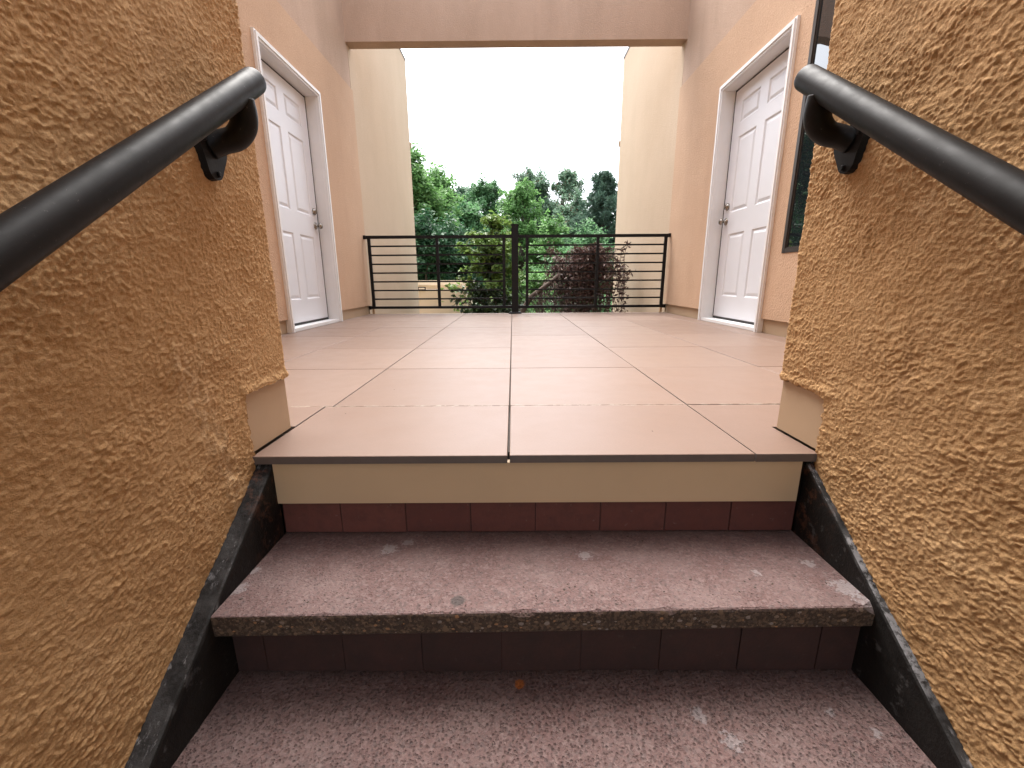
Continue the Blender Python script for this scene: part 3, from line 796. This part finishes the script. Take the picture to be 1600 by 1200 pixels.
# ================================================================== BEAM
def build_beam():
    o = box_obj('beam', (XL - 0.03, XR + 0.03, 5.64, 5.80, 3.085, 4.05), 'weathered_stucco', None, 0.008, 2)
    tag(o, 'grey-pink stucco beam spanning overhead between the two buildings', 'beam')
build_beam()

# ================================================================== GUARD RAILING
def build_railing():
    Y = 5.635
    t = thing('railing', (0.03, Y, 0.0), 'black metal guard railing of thin horizontal bars across the far landing edge', 'railing')
    px = 0.030; pw = 0.042
    post = box_obj('post', (px - pw, px + pw, Y - pw, Y + pw, 0.012, 1.085), 'black_steel', t, 0.005)
    box_obj('post_cap', (px - pw - 0.004, px + pw + 0.004, Y - pw - 0.004, Y + pw + 0.004, 1.0855, 1.103), 'black_steel', post, 0.005)
    bp = bmesh.new(); box(bp, px - 0.085, px + 0.085, Y - 0.085, Y + 0.05, 0.002, 0.022)
    top = [v for v in bp.verts if v.co.z > 0.02]
    for v in top: v.co.x = px + (v.co.x - px) * 0.8; v.co.y = Y + (v.co.y - Y) * 0.85
    bm_obj('base_plate', bp, 'black_steel', post, bevel=0.003)
    z0, z1 = 0.085, 0.960
    for (xa, xb, ups) in ((XL + 0.004, px - pw, (-1.815, -0.955, -0.11)), (px + pw, XR - 0.004, (0.185, 1.08, 1.935))):
        for nm, z, r in (('top_rail', z1, 0.018), ('bottom_rail', z0, 0.016)):
            box_obj(nm, (xa, xb, Y - 0.016, Y + 0.016, z - r, z + r), 'black_steel', t, 0.003, 1)
        for k in range(1, 8):
            z = z0 + (z1 - z0) * k / 8
            box_obj('bar', (min(ups), max(ups), Y - 0.0095, Y + 0.0095, z - 0.0095, z + 0.0095), 'black_steel', t, 0.002, 1)
        for u in ups:
            box_obj('upright', (u - 0.0185, u + 0.0185, Y - 0.0125, Y + 0.0125, z0 + 0.0162, z1 - 0.0182), 'black_steel', t, 0.002, 1)
        wx = xa if xa < -1 else xb
        sgn = 1 if xa < -1 else -1
        for z in (z0, z1):
            a, b = sorted((wx + sgn * -0.002, wx + sgn * 0.026))
            box_obj('bracket', (a, b, Y - 0.024, Y + 0.024, z - 0.022, z + 0.022), 'black_steel', t, 0.003, 1)
            p0, p1 = (px - pw - 0.022, px - pw - 0.0002) if xa < -1 else (px + pw + 0.0002, px + pw + 0.022)
            box_obj('bracket', (p0, p1, Y - 0.022, Y + 0.022, z - 0.020, z + 0.020), 'black_steel', t, 0.003, 1)
build_railing()
def build_posts():
    for x, lab in ((XL + 0.045, 'short tan stub under the left end of the railing'), (XR - 0.045, 'short tan stub under the right end of the railing')):
        o = box_obj('railing_stub', (x - 0.014, x + 0.014, 5.655, 5.685, 0.003, 0.135), 'tan_fascia', None, 0.002, 1)
        tag(o, lab, 'stub')
build_posts()

# ================================================================== LOW GARDEN WALL
def build_low_wall():
    t = thing('low_wall', (-2.6, 10.3, -3.0), 'cream stucco parapet wall with a pale cap beyond the railing', 'wall')
    Y = 10.2
    box_obj('wall', (-6.0, -0.98, Y, Y + 0.3, -3.0, 0.325), 'cream_stucco', t, 0.01)
    box_obj('cap', (-6.0, -0.92, Y - 0.05, Y + 0.35, 0.326, 0.435), 'cap_metal', t, 0.008)
    # shallower pier on the near face, whose top shows below the cap
    box_obj('pier', (-2.14, -1.06, Y - 0.30, Y - 0.001, -3.0, 0.235), 'cream_stucco', t, 0.01)
    v = box_obj('vent', (-2.15, -1.98, Y - 0.335, Y - 0.305, 0.222, 0.292), 'black_steel', t, 0.004)
    box_obj('louvre', (-2.13, -2.0, Y - 0.342, Y - 0.336, 0.240, 0.274), 'cap_metal', v, 0.002)
build_low_wall()

# ================================================================== FOLIAGE
def leaf_mesh(name, pos, nrm, size, aspect, mat, parent, seed=0, fold=0.25):
    """rhombic leaves, each one its own island, folded a little along the midrib"""
    g = np.random.default_rng(seed); n = len(pos)
    nrm = nrm / (np.linalg.norm(nrm, axis=1, keepdims=True) + 1e-9)
    r = g.normal(size=(n, 3)); a = np.cross(nrm, r); a /= np.linalg.norm(a, axis=1, keepdims=True) + 1e-9
    b = np.cross(nrm, a)
    s = size[:, None]
    p0 = pos - a * s; p2 = pos + a * s
    p1 = pos + b * s * aspect + nrm * s * fold - a * s * 0.15; p3 = pos - b * s * aspect + nrm * s * fold - a * s * 0.15
    V = np.stack([p0, p1, p2, p3], 1).reshape(-1, 3)
    F = np.arange(n * 4, dtype=np.int32).reshape(-1, 4)
    tri = np.concatenate([F[:, [0, 1, 2]], F[:, [0, 2, 3]]], 1).reshape(-1, 3)
    me = bpy.data.meshes.new(name)
    me.vertices.add(len(V)); me.vertices.foreach_set('co', V.astype(np.float32).ravel())
    me.loops.add(tri.size); me.loops.foreach_set('vertex_index', tri.astype(np.int32).ravel())
    me.polygons.add(len(tri)); me.polygons.foreach_set('loop_start', np.arange(0, tri.size, 3, dtype=np.int32))
    me.update(calc_edges=True)
    return link(name, me, mat, parent)
def branch(bm, a, b, r0, r1, n=6, wob=0.08, seed=0):
    g = random.Random(seed); a, b = Vector(a), Vector(b); L = (b - a).length
    pts = []
    for i in range(6):
        u = i / 5; p = a.lerp(b, u)
        if 0 < i < 5: p += Vector((g.uniform(-1, 1), g.uniform(-1, 1), g.uniform(-0.5, 0.8))) * L * wob
        pts.append(p)
    tube(bm, pts, [r0 + (r1 - r0) * i / 5 for i in range(6)], n)
    return pts
GZ = -3.0
def broadleaf(label, x, y, top, width, base, mat, nleaf, lsize, seed, clumps=26, puff=0.34, sparse=0.0, group='trees beyond the railing', lean=0.0, name='tree'):
    """trunk, limbs to clump centres, leaf puffs round the clumps"""
    g = np.random.default_rng(seed)
    t = thing(name, (x, y, GZ), label, 'tree', group)
    H = top - base
    cen = []
    for i in range(clumps):
        f = g.random() ** 0.8
        prof = math.sin(math.pi * min(1, 0.18 + 0.80 * f)) ** 0.7
        a = g.random() * 2 * math.pi; rr = width * 0.5 * prof * math.sqrt(g.random()) * 1.0
        cen.append((x + math.cos(a) * rr + lean * f, y + math.sin(a) * rr * 0.9, base + H * (0.04 + 0.90 * f)))
    cen.append((x + lean, y, top - H * 0.06))
    bm = bmesh.new()
    fork = (x + lean * 0.3, y, base + H * 0.35)
    r0 = 0.035 * (top - GZ) ** 0.9
    branch(bm, (x, y, GZ - 0.05), fork, r0, r0 * 0.55, 9, 0.02, seed)
    branch(bm, fork, (x + lean, y, top - H * 0.1), r0 * 0.55, 0.015, 7, 0.04, seed + 1)
    for i, c in enumerate(cen):
        hz = GZ + (c[2] - GZ) * (0.55 if c[2] < fork[2] + H * .2 else 0.72); hz = max(min(hz, c[2] - 0.1), GZ + 0.6)
        s = (x + lean * 0.5 * (hz - GZ) / (top - GZ), y, hz)
        branch(bm, s, c, r0 * 0.22, 0.012, 5, 0.07, seed + 7 + i)
    bm_obj('trunk', bm, 'bark', t, smooth=True)
    P, N, Sz = [], [], []
    per = nleaf // len(cen)
    for c in cen:
        R0 = width * puff * g.uniform(0.6, 1.0)
        # leafy twigs radiating outwards and upwards from the clump give an uneven, feathery outline
        nt_ = 9
        for k in range(nt_):
            d = g.normal(size=3); d[2] = abs(d[2]) * 0.9 + 0.15 if g.random() < 0.75 else d[2] * 0.5; d /= np.linalg.norm(d)
            ln = R0 * g.uniform(0.5, 1.25); m = max(4, int(per / nt_ * g.uniform(0.6, 1.4)))
            u = g.random((m, 1)) ** 0.8
            q = np.array(c) - np.array([0, 0, R0 * 0.25]) + d * ln * u + g.normal(size=(m, 3)) * R0 * 0.17 * (1.15 - 0.6 * u)
            P.append(q); N.append(d * 0.35 + g.normal(size=(m, 3)) * 0.5 + np.array([0, 0, 0.8])); Sz.append(lsize * g.uniform(0.55, 1.25, m))
    P, N, Sz = np.concatenate(P), np.concatenate(N), np.concatenate(Sz)
    if sparse:
        k = g.random(len(P)) > sparse; P, N, Sz = P[k], N[k], Sz[k]
    leaf_mesh('crown', P, N, Sz, 0.55, mat, t, seed)
    return t
def px(xp, Y): return (xp - 801) / 663 * Y * 1.0
def pz(yp, Y): return EYE + (438 - yp) / 663 * Y * 1.03

# --- trees, from the photograph's left to right
broadleaf('tall bright green tree against the left building end', px(650, 15), 15, pz(262, 15), 2.7, -1.5, 'leaf_bright', 30000, 0.07, 21, 40)
broadleaf('rounded green tree just right of the tallest left tree', px(690, 17), 17, pz(290, 17), 2.5, -1.5, 'leaf_bright', 18000, 0.075, 22, 26)
broadleaf('dark leafy tree behind the cream parapet wall', px(672, 13), 13, pz(352, 13), 3.0, -2.0, 'leaf_dark', 20000, 0.07, 23, 26)
broadleaf('slim grey-green tree with a ragged top left of centre', px(729, 26), 26, pz(306, 26), 3.2, 0.6, 'leaf_grey', 30000, 0.075, 24, 32, 0.27, 0.1)
broadleaf('pointed mid green tree left of the railing post', px(764, 24), 24, pz(302, 24), 3.2, 0.0, 'leaf_mid', 30000, 0.075, 25, 36, 0.28)
broadleaf('broad mid green tree behind the leafy shrub', px(735, 19), 19, pz(330, 19), 3.0, -1.5, 'leaf_mid', 22000, 0.08, 26, 28)
broadleaf('dark bushy tree low behind the left half of the railing', px(722, 14), 14, pz(368, 14), 2.3, -2.2, 'leaf_dark', 16000, 0.065, 27, 22)
broadleaf('tall airy tree with reddish tips above the railing post', px(828, 30), 30, pz(288, 30), 4.2, 1.2, 'leaf_grey', 40000, 0.075, 28, 40, 0.25, 0.15)
broadleaf('tall airy leaning tree between the post and the pine', px(868, 30), 30, pz(289, 30), 3.8, 1.2, 'leaf_grey', 36000, 0.075, 29, 36, 0.25, 0.15, lean=0.4)
broadleaf('bright rounded tree directly behind the railing post', px(816, 20), 20, pz(306, 20), 2.6, -1.0, 'leaf_bright', 30000, 0.07, 30, 36, 0.30)
broadleaf('low fresh green tree right of the post under the airy trees', px(856, 18), 18, pz(352, 18), 2.4, -2.0, 'leaf_bright', 17000, 0.075, 31, 24)
broadleaf('low green tree behind the brown weeping shrub', px(915, 16), 16, pz(372, 16), 2.7, -2.4, 'leaf_mid', 18000, 0.07, 32, 26)
broadleaf('grey-green tree between the airy trees and the pine', px(896, 27), 27, pz(326, 27), 3.8, 0.6, 'leaf_grey', 30000, 0.08, 33, 30, 0.30, 0.05)
broadleaf('dark tree half hidden behind the right building end', px(972, 19), 19, pz(350, 19), 2.6, -2.0, 'leaf_dark', 15000, 0.075, 34, 22)
broadleaf('dark green tree in the gap behind the bright rounded tree', px(790, 22), 22, pz(352, 22), 2.6, -1.5, 'leaf_dark', 13000, 0.085, 35, 20)

broadleaf('tall dark tree hidden behind the left building, mirrored in the window', -9.0, 19.5, 7.6, 4.6, -1.0, 'leaf_dark', 26000, 0.09, 41, 40)
broadleaf('green tree hidden behind the left building, mirrored low in the window', -12.5, 26, 7.8, 5.0, -1.0, 'leaf_mid', 20000, 0.11, 42, 34)

def pine(label, x, y, top, width, seed):
    g = np.random.default_rng(seed); t = thing('pine_tree', (x, y, GZ), label, 'tree', 'trees beyond the railing')
    bm = bmesh.new(); tube(bm, [(x, y, GZ - 0.05), (x + 0.05, y, GZ + 2), (x - 0.03, y, top - 0.4), (x, y, top)], [0.2, 0.15, 0.05, 0.015], 9)
    P, N = [], []
    z = GZ + 2.2; H = top - z; k = 0
    while z < top - 0.1:
        f = (z - GZ - 2.2) / H
        ln = width * 0.5 * (1 - f) ** 0.85 * g.uniform(0.7, 1.15) + 0.16
        for q in range(5):
            a = k * 2.4 + q * 2 * math.pi / 5 + g.uniform(-0.3, 0.3)
            l = ln * g.uniform(0.6, 1.15)
            e = Vector((x + math.cos(a) * l, y + math.sin(a) * l, z + l * 0.42))
            branch(bm, (x, y, z), e, 0.025, 0.008, 4, 0.04, seed + k * 7 + q)
            for u in np.linspace(0.25, 1.0, 7):
                c = np.array(Vector((x, y, z)).lerp(e, u)) + g.normal(size=3) * 0.07
                m = 42
                d = g.normal(size=(m, 3)); d[:, 2] += 0.9; d /= np.linalg.norm(d, axis=1, keepdims=True)
                P.append(c + d * g.uniform(0.02, 0.20, (m, 1))); N.append(np.cross(d, g.normal(size=(m, 3))))
        z += 0.26; k += 1
    bm_obj('trunk', bm, 'bark', t, smooth=True)
    P, N = np.concatenate(P), np.concatenate(N)
    leaf_mesh('crown', P, N, g.uniform(0.07, 0.13, len(P)), 0.20, 'leaf_pine', t, seed, 0.1)
pine('dark blue-green pine beside the right building', px(934, 19), 19, pz(293, 19), 3.9, 61)

# --- conical leafy shrub close behind the railing
def conical_shrub():
    g = np.random.default_rng(71); x, y = px(772, 8.3), 8.3; top = pz(350, 8.3)
    t = thing('leafy_shrub', (x, y, GZ), 'dark leafy shrub with yellow-green upper shoots close behind the railing post', 'shrub')
    bm = bmesh.new(); tube(bm, [(x, y, GZ - 0.05), (x + 0.02, y, -1), (x, y, top - 0.1)], [0.09, 0.06, 0.008], 8)
    P, N, S_, D = [], [], [], []
    for k in range(330):
        f = g.random() ** 1.15; z = GZ + 0.25 + (top - GZ - 0.3) * f
        l = (0.20 + 1.08 * (1 - f) ** 0.55 * (0.75 + 0.5 * math.sin(f * 19 + 1.0) ** 2)) * g.uniform(0.30, 1.15); a = g.random() * 2 * math.pi
        e = np.array([x + math.cos(a) * l, y + math.sin(a) * l, z + l * g.uniform(-0.1, 0.55)])
        branch(bm, (x, y, z - l * 0.15), e, 0.010, 0.004, 4, 0.05, k)
        m = int(18 + 55 * l)
        u = g.random(m) ** 0.6
        c = np.array([x, y, z - l * 0.15]) * (1 - u[:, None]) + e * u[:, None] + g.normal(size=(m, 3)) * (0.045, 0.045, 0.035)
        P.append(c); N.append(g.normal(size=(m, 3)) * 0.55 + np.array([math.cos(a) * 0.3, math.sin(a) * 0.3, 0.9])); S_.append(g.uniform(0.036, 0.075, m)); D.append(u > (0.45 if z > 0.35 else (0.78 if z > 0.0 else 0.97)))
    bm_obj('trunk', bm, 'bark', t, smooth=True)
    P, N, S_, D = map(np.concatenate, (P, N, S_, D))
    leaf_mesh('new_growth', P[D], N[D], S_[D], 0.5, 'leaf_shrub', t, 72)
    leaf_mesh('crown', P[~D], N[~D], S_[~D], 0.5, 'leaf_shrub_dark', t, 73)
conical_shrub()

# --- weeping red-brown shrub
def weeping_shrub():
    g = np.random.default_rng(81); y = 7.4
    x0 = px(800, y); t = thing('weeping_shrub', (x0, y, GZ), 'weeping shrub with brown-red leaves and an arching bare limb', 'shrub')
    bm = bmesh.new()
    main = [(px(800, y), y, GZ - 0.05), (px(799, y), y, -1.6), (px(803, y), y - 0.05, -0.35), (px(828, y), y - 0.1, pz(462, y)), (px(855, y), y - 0.12, pz(443, y)), (px(882, y), y - 0.1, pz(422, y)), (px(905, y), y, pz(402, y)), (px(925, y), y + 0.05, pz(392, y)), (px(945, y), y + 0.1, pz(394, y))]
    tube(bm, main, [0.09, 0.075, 0.055, 0.042, 0.037, 0.032, 0.027, 0.021, 0.012], 9)
    P, N, S_ = [], [], []
    # secondary limbs fan out from the arch; hanging sprays start along them
    top = Vector(main[6])
    limbs = [[Vector(v) for v in main[5:9]]]
    for k in range(14):
        e = Vector((px(g.uniform(858, 972), y), y + g.uniform(-0.6, 0.6), pz(g.uniform(382, 430), y)))
        limbs.append([Vector(q) for q in branch(bm, Vector(main[5 + k % 3]), e, 0.022, 0.006, 5, 0.09, 300 + k)])
    for k in range(210):
        lb = limbs[int(g.integers(len(limbs)))]; i0 = int(g.integers(len(lb) - 1)); st = lb[i0].lerp(lb[i0 + 1], float(g.random()))
        a = g.random() * 2 * math.pi; out = g.uniform(0.05, 0.32); L = g.uniform(0.35, 1.7)
        if st.x < px(885, y): L *= 0.6
        pts = []
        for i in range(7):
            u = i / 6
            pts.append(Vector((st.x + math.cos(a) * out * math.sin(u * 1.7) + g.normal() * 0.025, st.y + math.sin(a) * out * math.sin(u * 1.7), st.z + 0.07 * math.sin(u * 3) - L * u ** 1.5)))
        tube(bm, pts, [0.006, 0.0055, 0.005, 0.0045, 0.004, 0.003, 0.002], 4)
        m = int(42 * L)
        u = g.random(m) * 5.999; i = u.astype(int); fr = (u - i)[:, None]
        A = np.array([tuple(p) for p in pts])
        P.append(A[i] * (1 - fr) + A[i + 1] * fr + g.normal(size=(m, 3)) * 0.038)
        N.append(g.normal(size=(m, 3)) + np.array([math.cos(a) * 0.5, math.sin(a) * 0.5 - 0.2, 0.45])); S_.append(g.uniform(0.022, 0.045, m))
    for k in range(70):     # thin bare twigs off the limb
        i = random.randint(3, 6); s = Vector(main[i]).lerp(Vector(main[i + 1]), random.random())
        e = s + Vector((random.uniform(-0.3, 0.35), random.uniform(-0.25, 0.1), random.uniform(-0.9, -0.15)))
        branch(bm, s, e, 0.009, 0.003, 4, 0.12, 500 + k)
    bm_obj('trunk', bm, 'bark', t, smooth=True)
    leaf_mesh('crown', np.concatenate(P), np.concatenate(N), np.concatenate(S_), 0.42, 'leaf_red', t, 82)
weeping_shrub()
# --- looser greenery low between the post and the weeping shrub
broadleaf('loose light green bush low behind the post', px(845, 10.5), 10.5, pz(425, 10.5), 1.7, -2.6, 'leaf_bright', 9000, 0.05, 91, 18, 0.3, 0.15, group='bushes below the landing', name='bush')
broadleaf('small green bush behind the weeping shrub', px(885, 12), 12, pz(392, 12), 2.2, -2.6, 'leaf_mid', 12000, 0.055, 92, 20, 0.3, 0.1, group='bushes below the landing', name='bush')

# --- the wood that closes the view, one mass
def far_wood():
    g = np.random.default_rng(95); P, N, S_ = [], [], []
    for k in range(190):
        x = g.uniform(-22, 22); y = g.uniform(36, 46); h = g.uniform(4.6, 6.6) + (0.9 if g.random() < 0.2 else 0)
        for q in range(7):
            c = np.array([x + g.normal() * 1.1, y + g.normal() * 0.8, GZ + g.uniform(0.3, 1) * (h + 2.2)])
            m = 110; d = g.normal(size=(m, 3)); d /= np.linalg.norm(d, axis=1, keepdims=True)
            P.append(c + d * g.uniform(0.6, 1.2) * g.random((m, 1)) ** 0.4); N.append(d + np.array([0, 0, 0.8])); S_.append(g.uniform(0.10, 0.2, m))
    o = leaf_mesh('far_wood', np.concatenate(P), np.concatenate(N), np.concatenate(S_), 0.6, 'leaf_grey', None, 96)
    tag(o, 'distant green wood closing the view behind the trees', 'wood', kind='stuff')
far_wood()

# ================================================================== SMALL LITTER
def litter():
    bm = bmesh.new(); g = random.Random(5)
    def bit(x, y, z, l, w, a):
        c, s = math.cos(a), math.sin(a); h = 0.0012
        vs = [bm.verts.new((x + c * u - s * v, y + s * u + c * v, z + dz)) for u, v, dz in ((-l, 0, 0.0004), (0, -w, 0.0004), (l, 0, 0.0004), (0, w, 0.0004), (0, 0, h + 0.0004))]
        for i in range(4): bm.faces.new((vs[i], vs[(i + 1) % 4], vs[4]))
    for k in range(120):
        r = g.random()
        if r < 0.45: x, y, z = g.uniform(-0.58, 0.71), 0.735 + abs(g.gauss(0, 0.05)), -0.228
        elif r < 0.6: x, y, z = g.uniform(-0.58, 0.71), 0.985 - abs(g.gauss(0, 0.012)), -0.228
        elif r < 0.75: x, y, z = g.uniform(-0.58, 0.71), g.uniform(0.50, 0.74), -0.41
        else: x, y, z = g.uniform(-0.55, 0.55), g.uniform(1.05, 3.6), 0.0
        if z == -0.228 and g.random() < 0.6: x = abs(x)
        y = min(y, 0.99) if z == -0.228 else y
        l = g.uniform(0.0012, 0.0045) if z < 0 else g.uniform(0.001, 0.0035)
        bit(x, y, z, l, l * g.uniform(0.25, 0.8), g.random() * 6)
    tag(bm_obj('litter', bm, 'debris_dark'), 'tiny dark crumbs and plant bits scattered on treads and pavers', 'litter', kind='stuff')
litter()
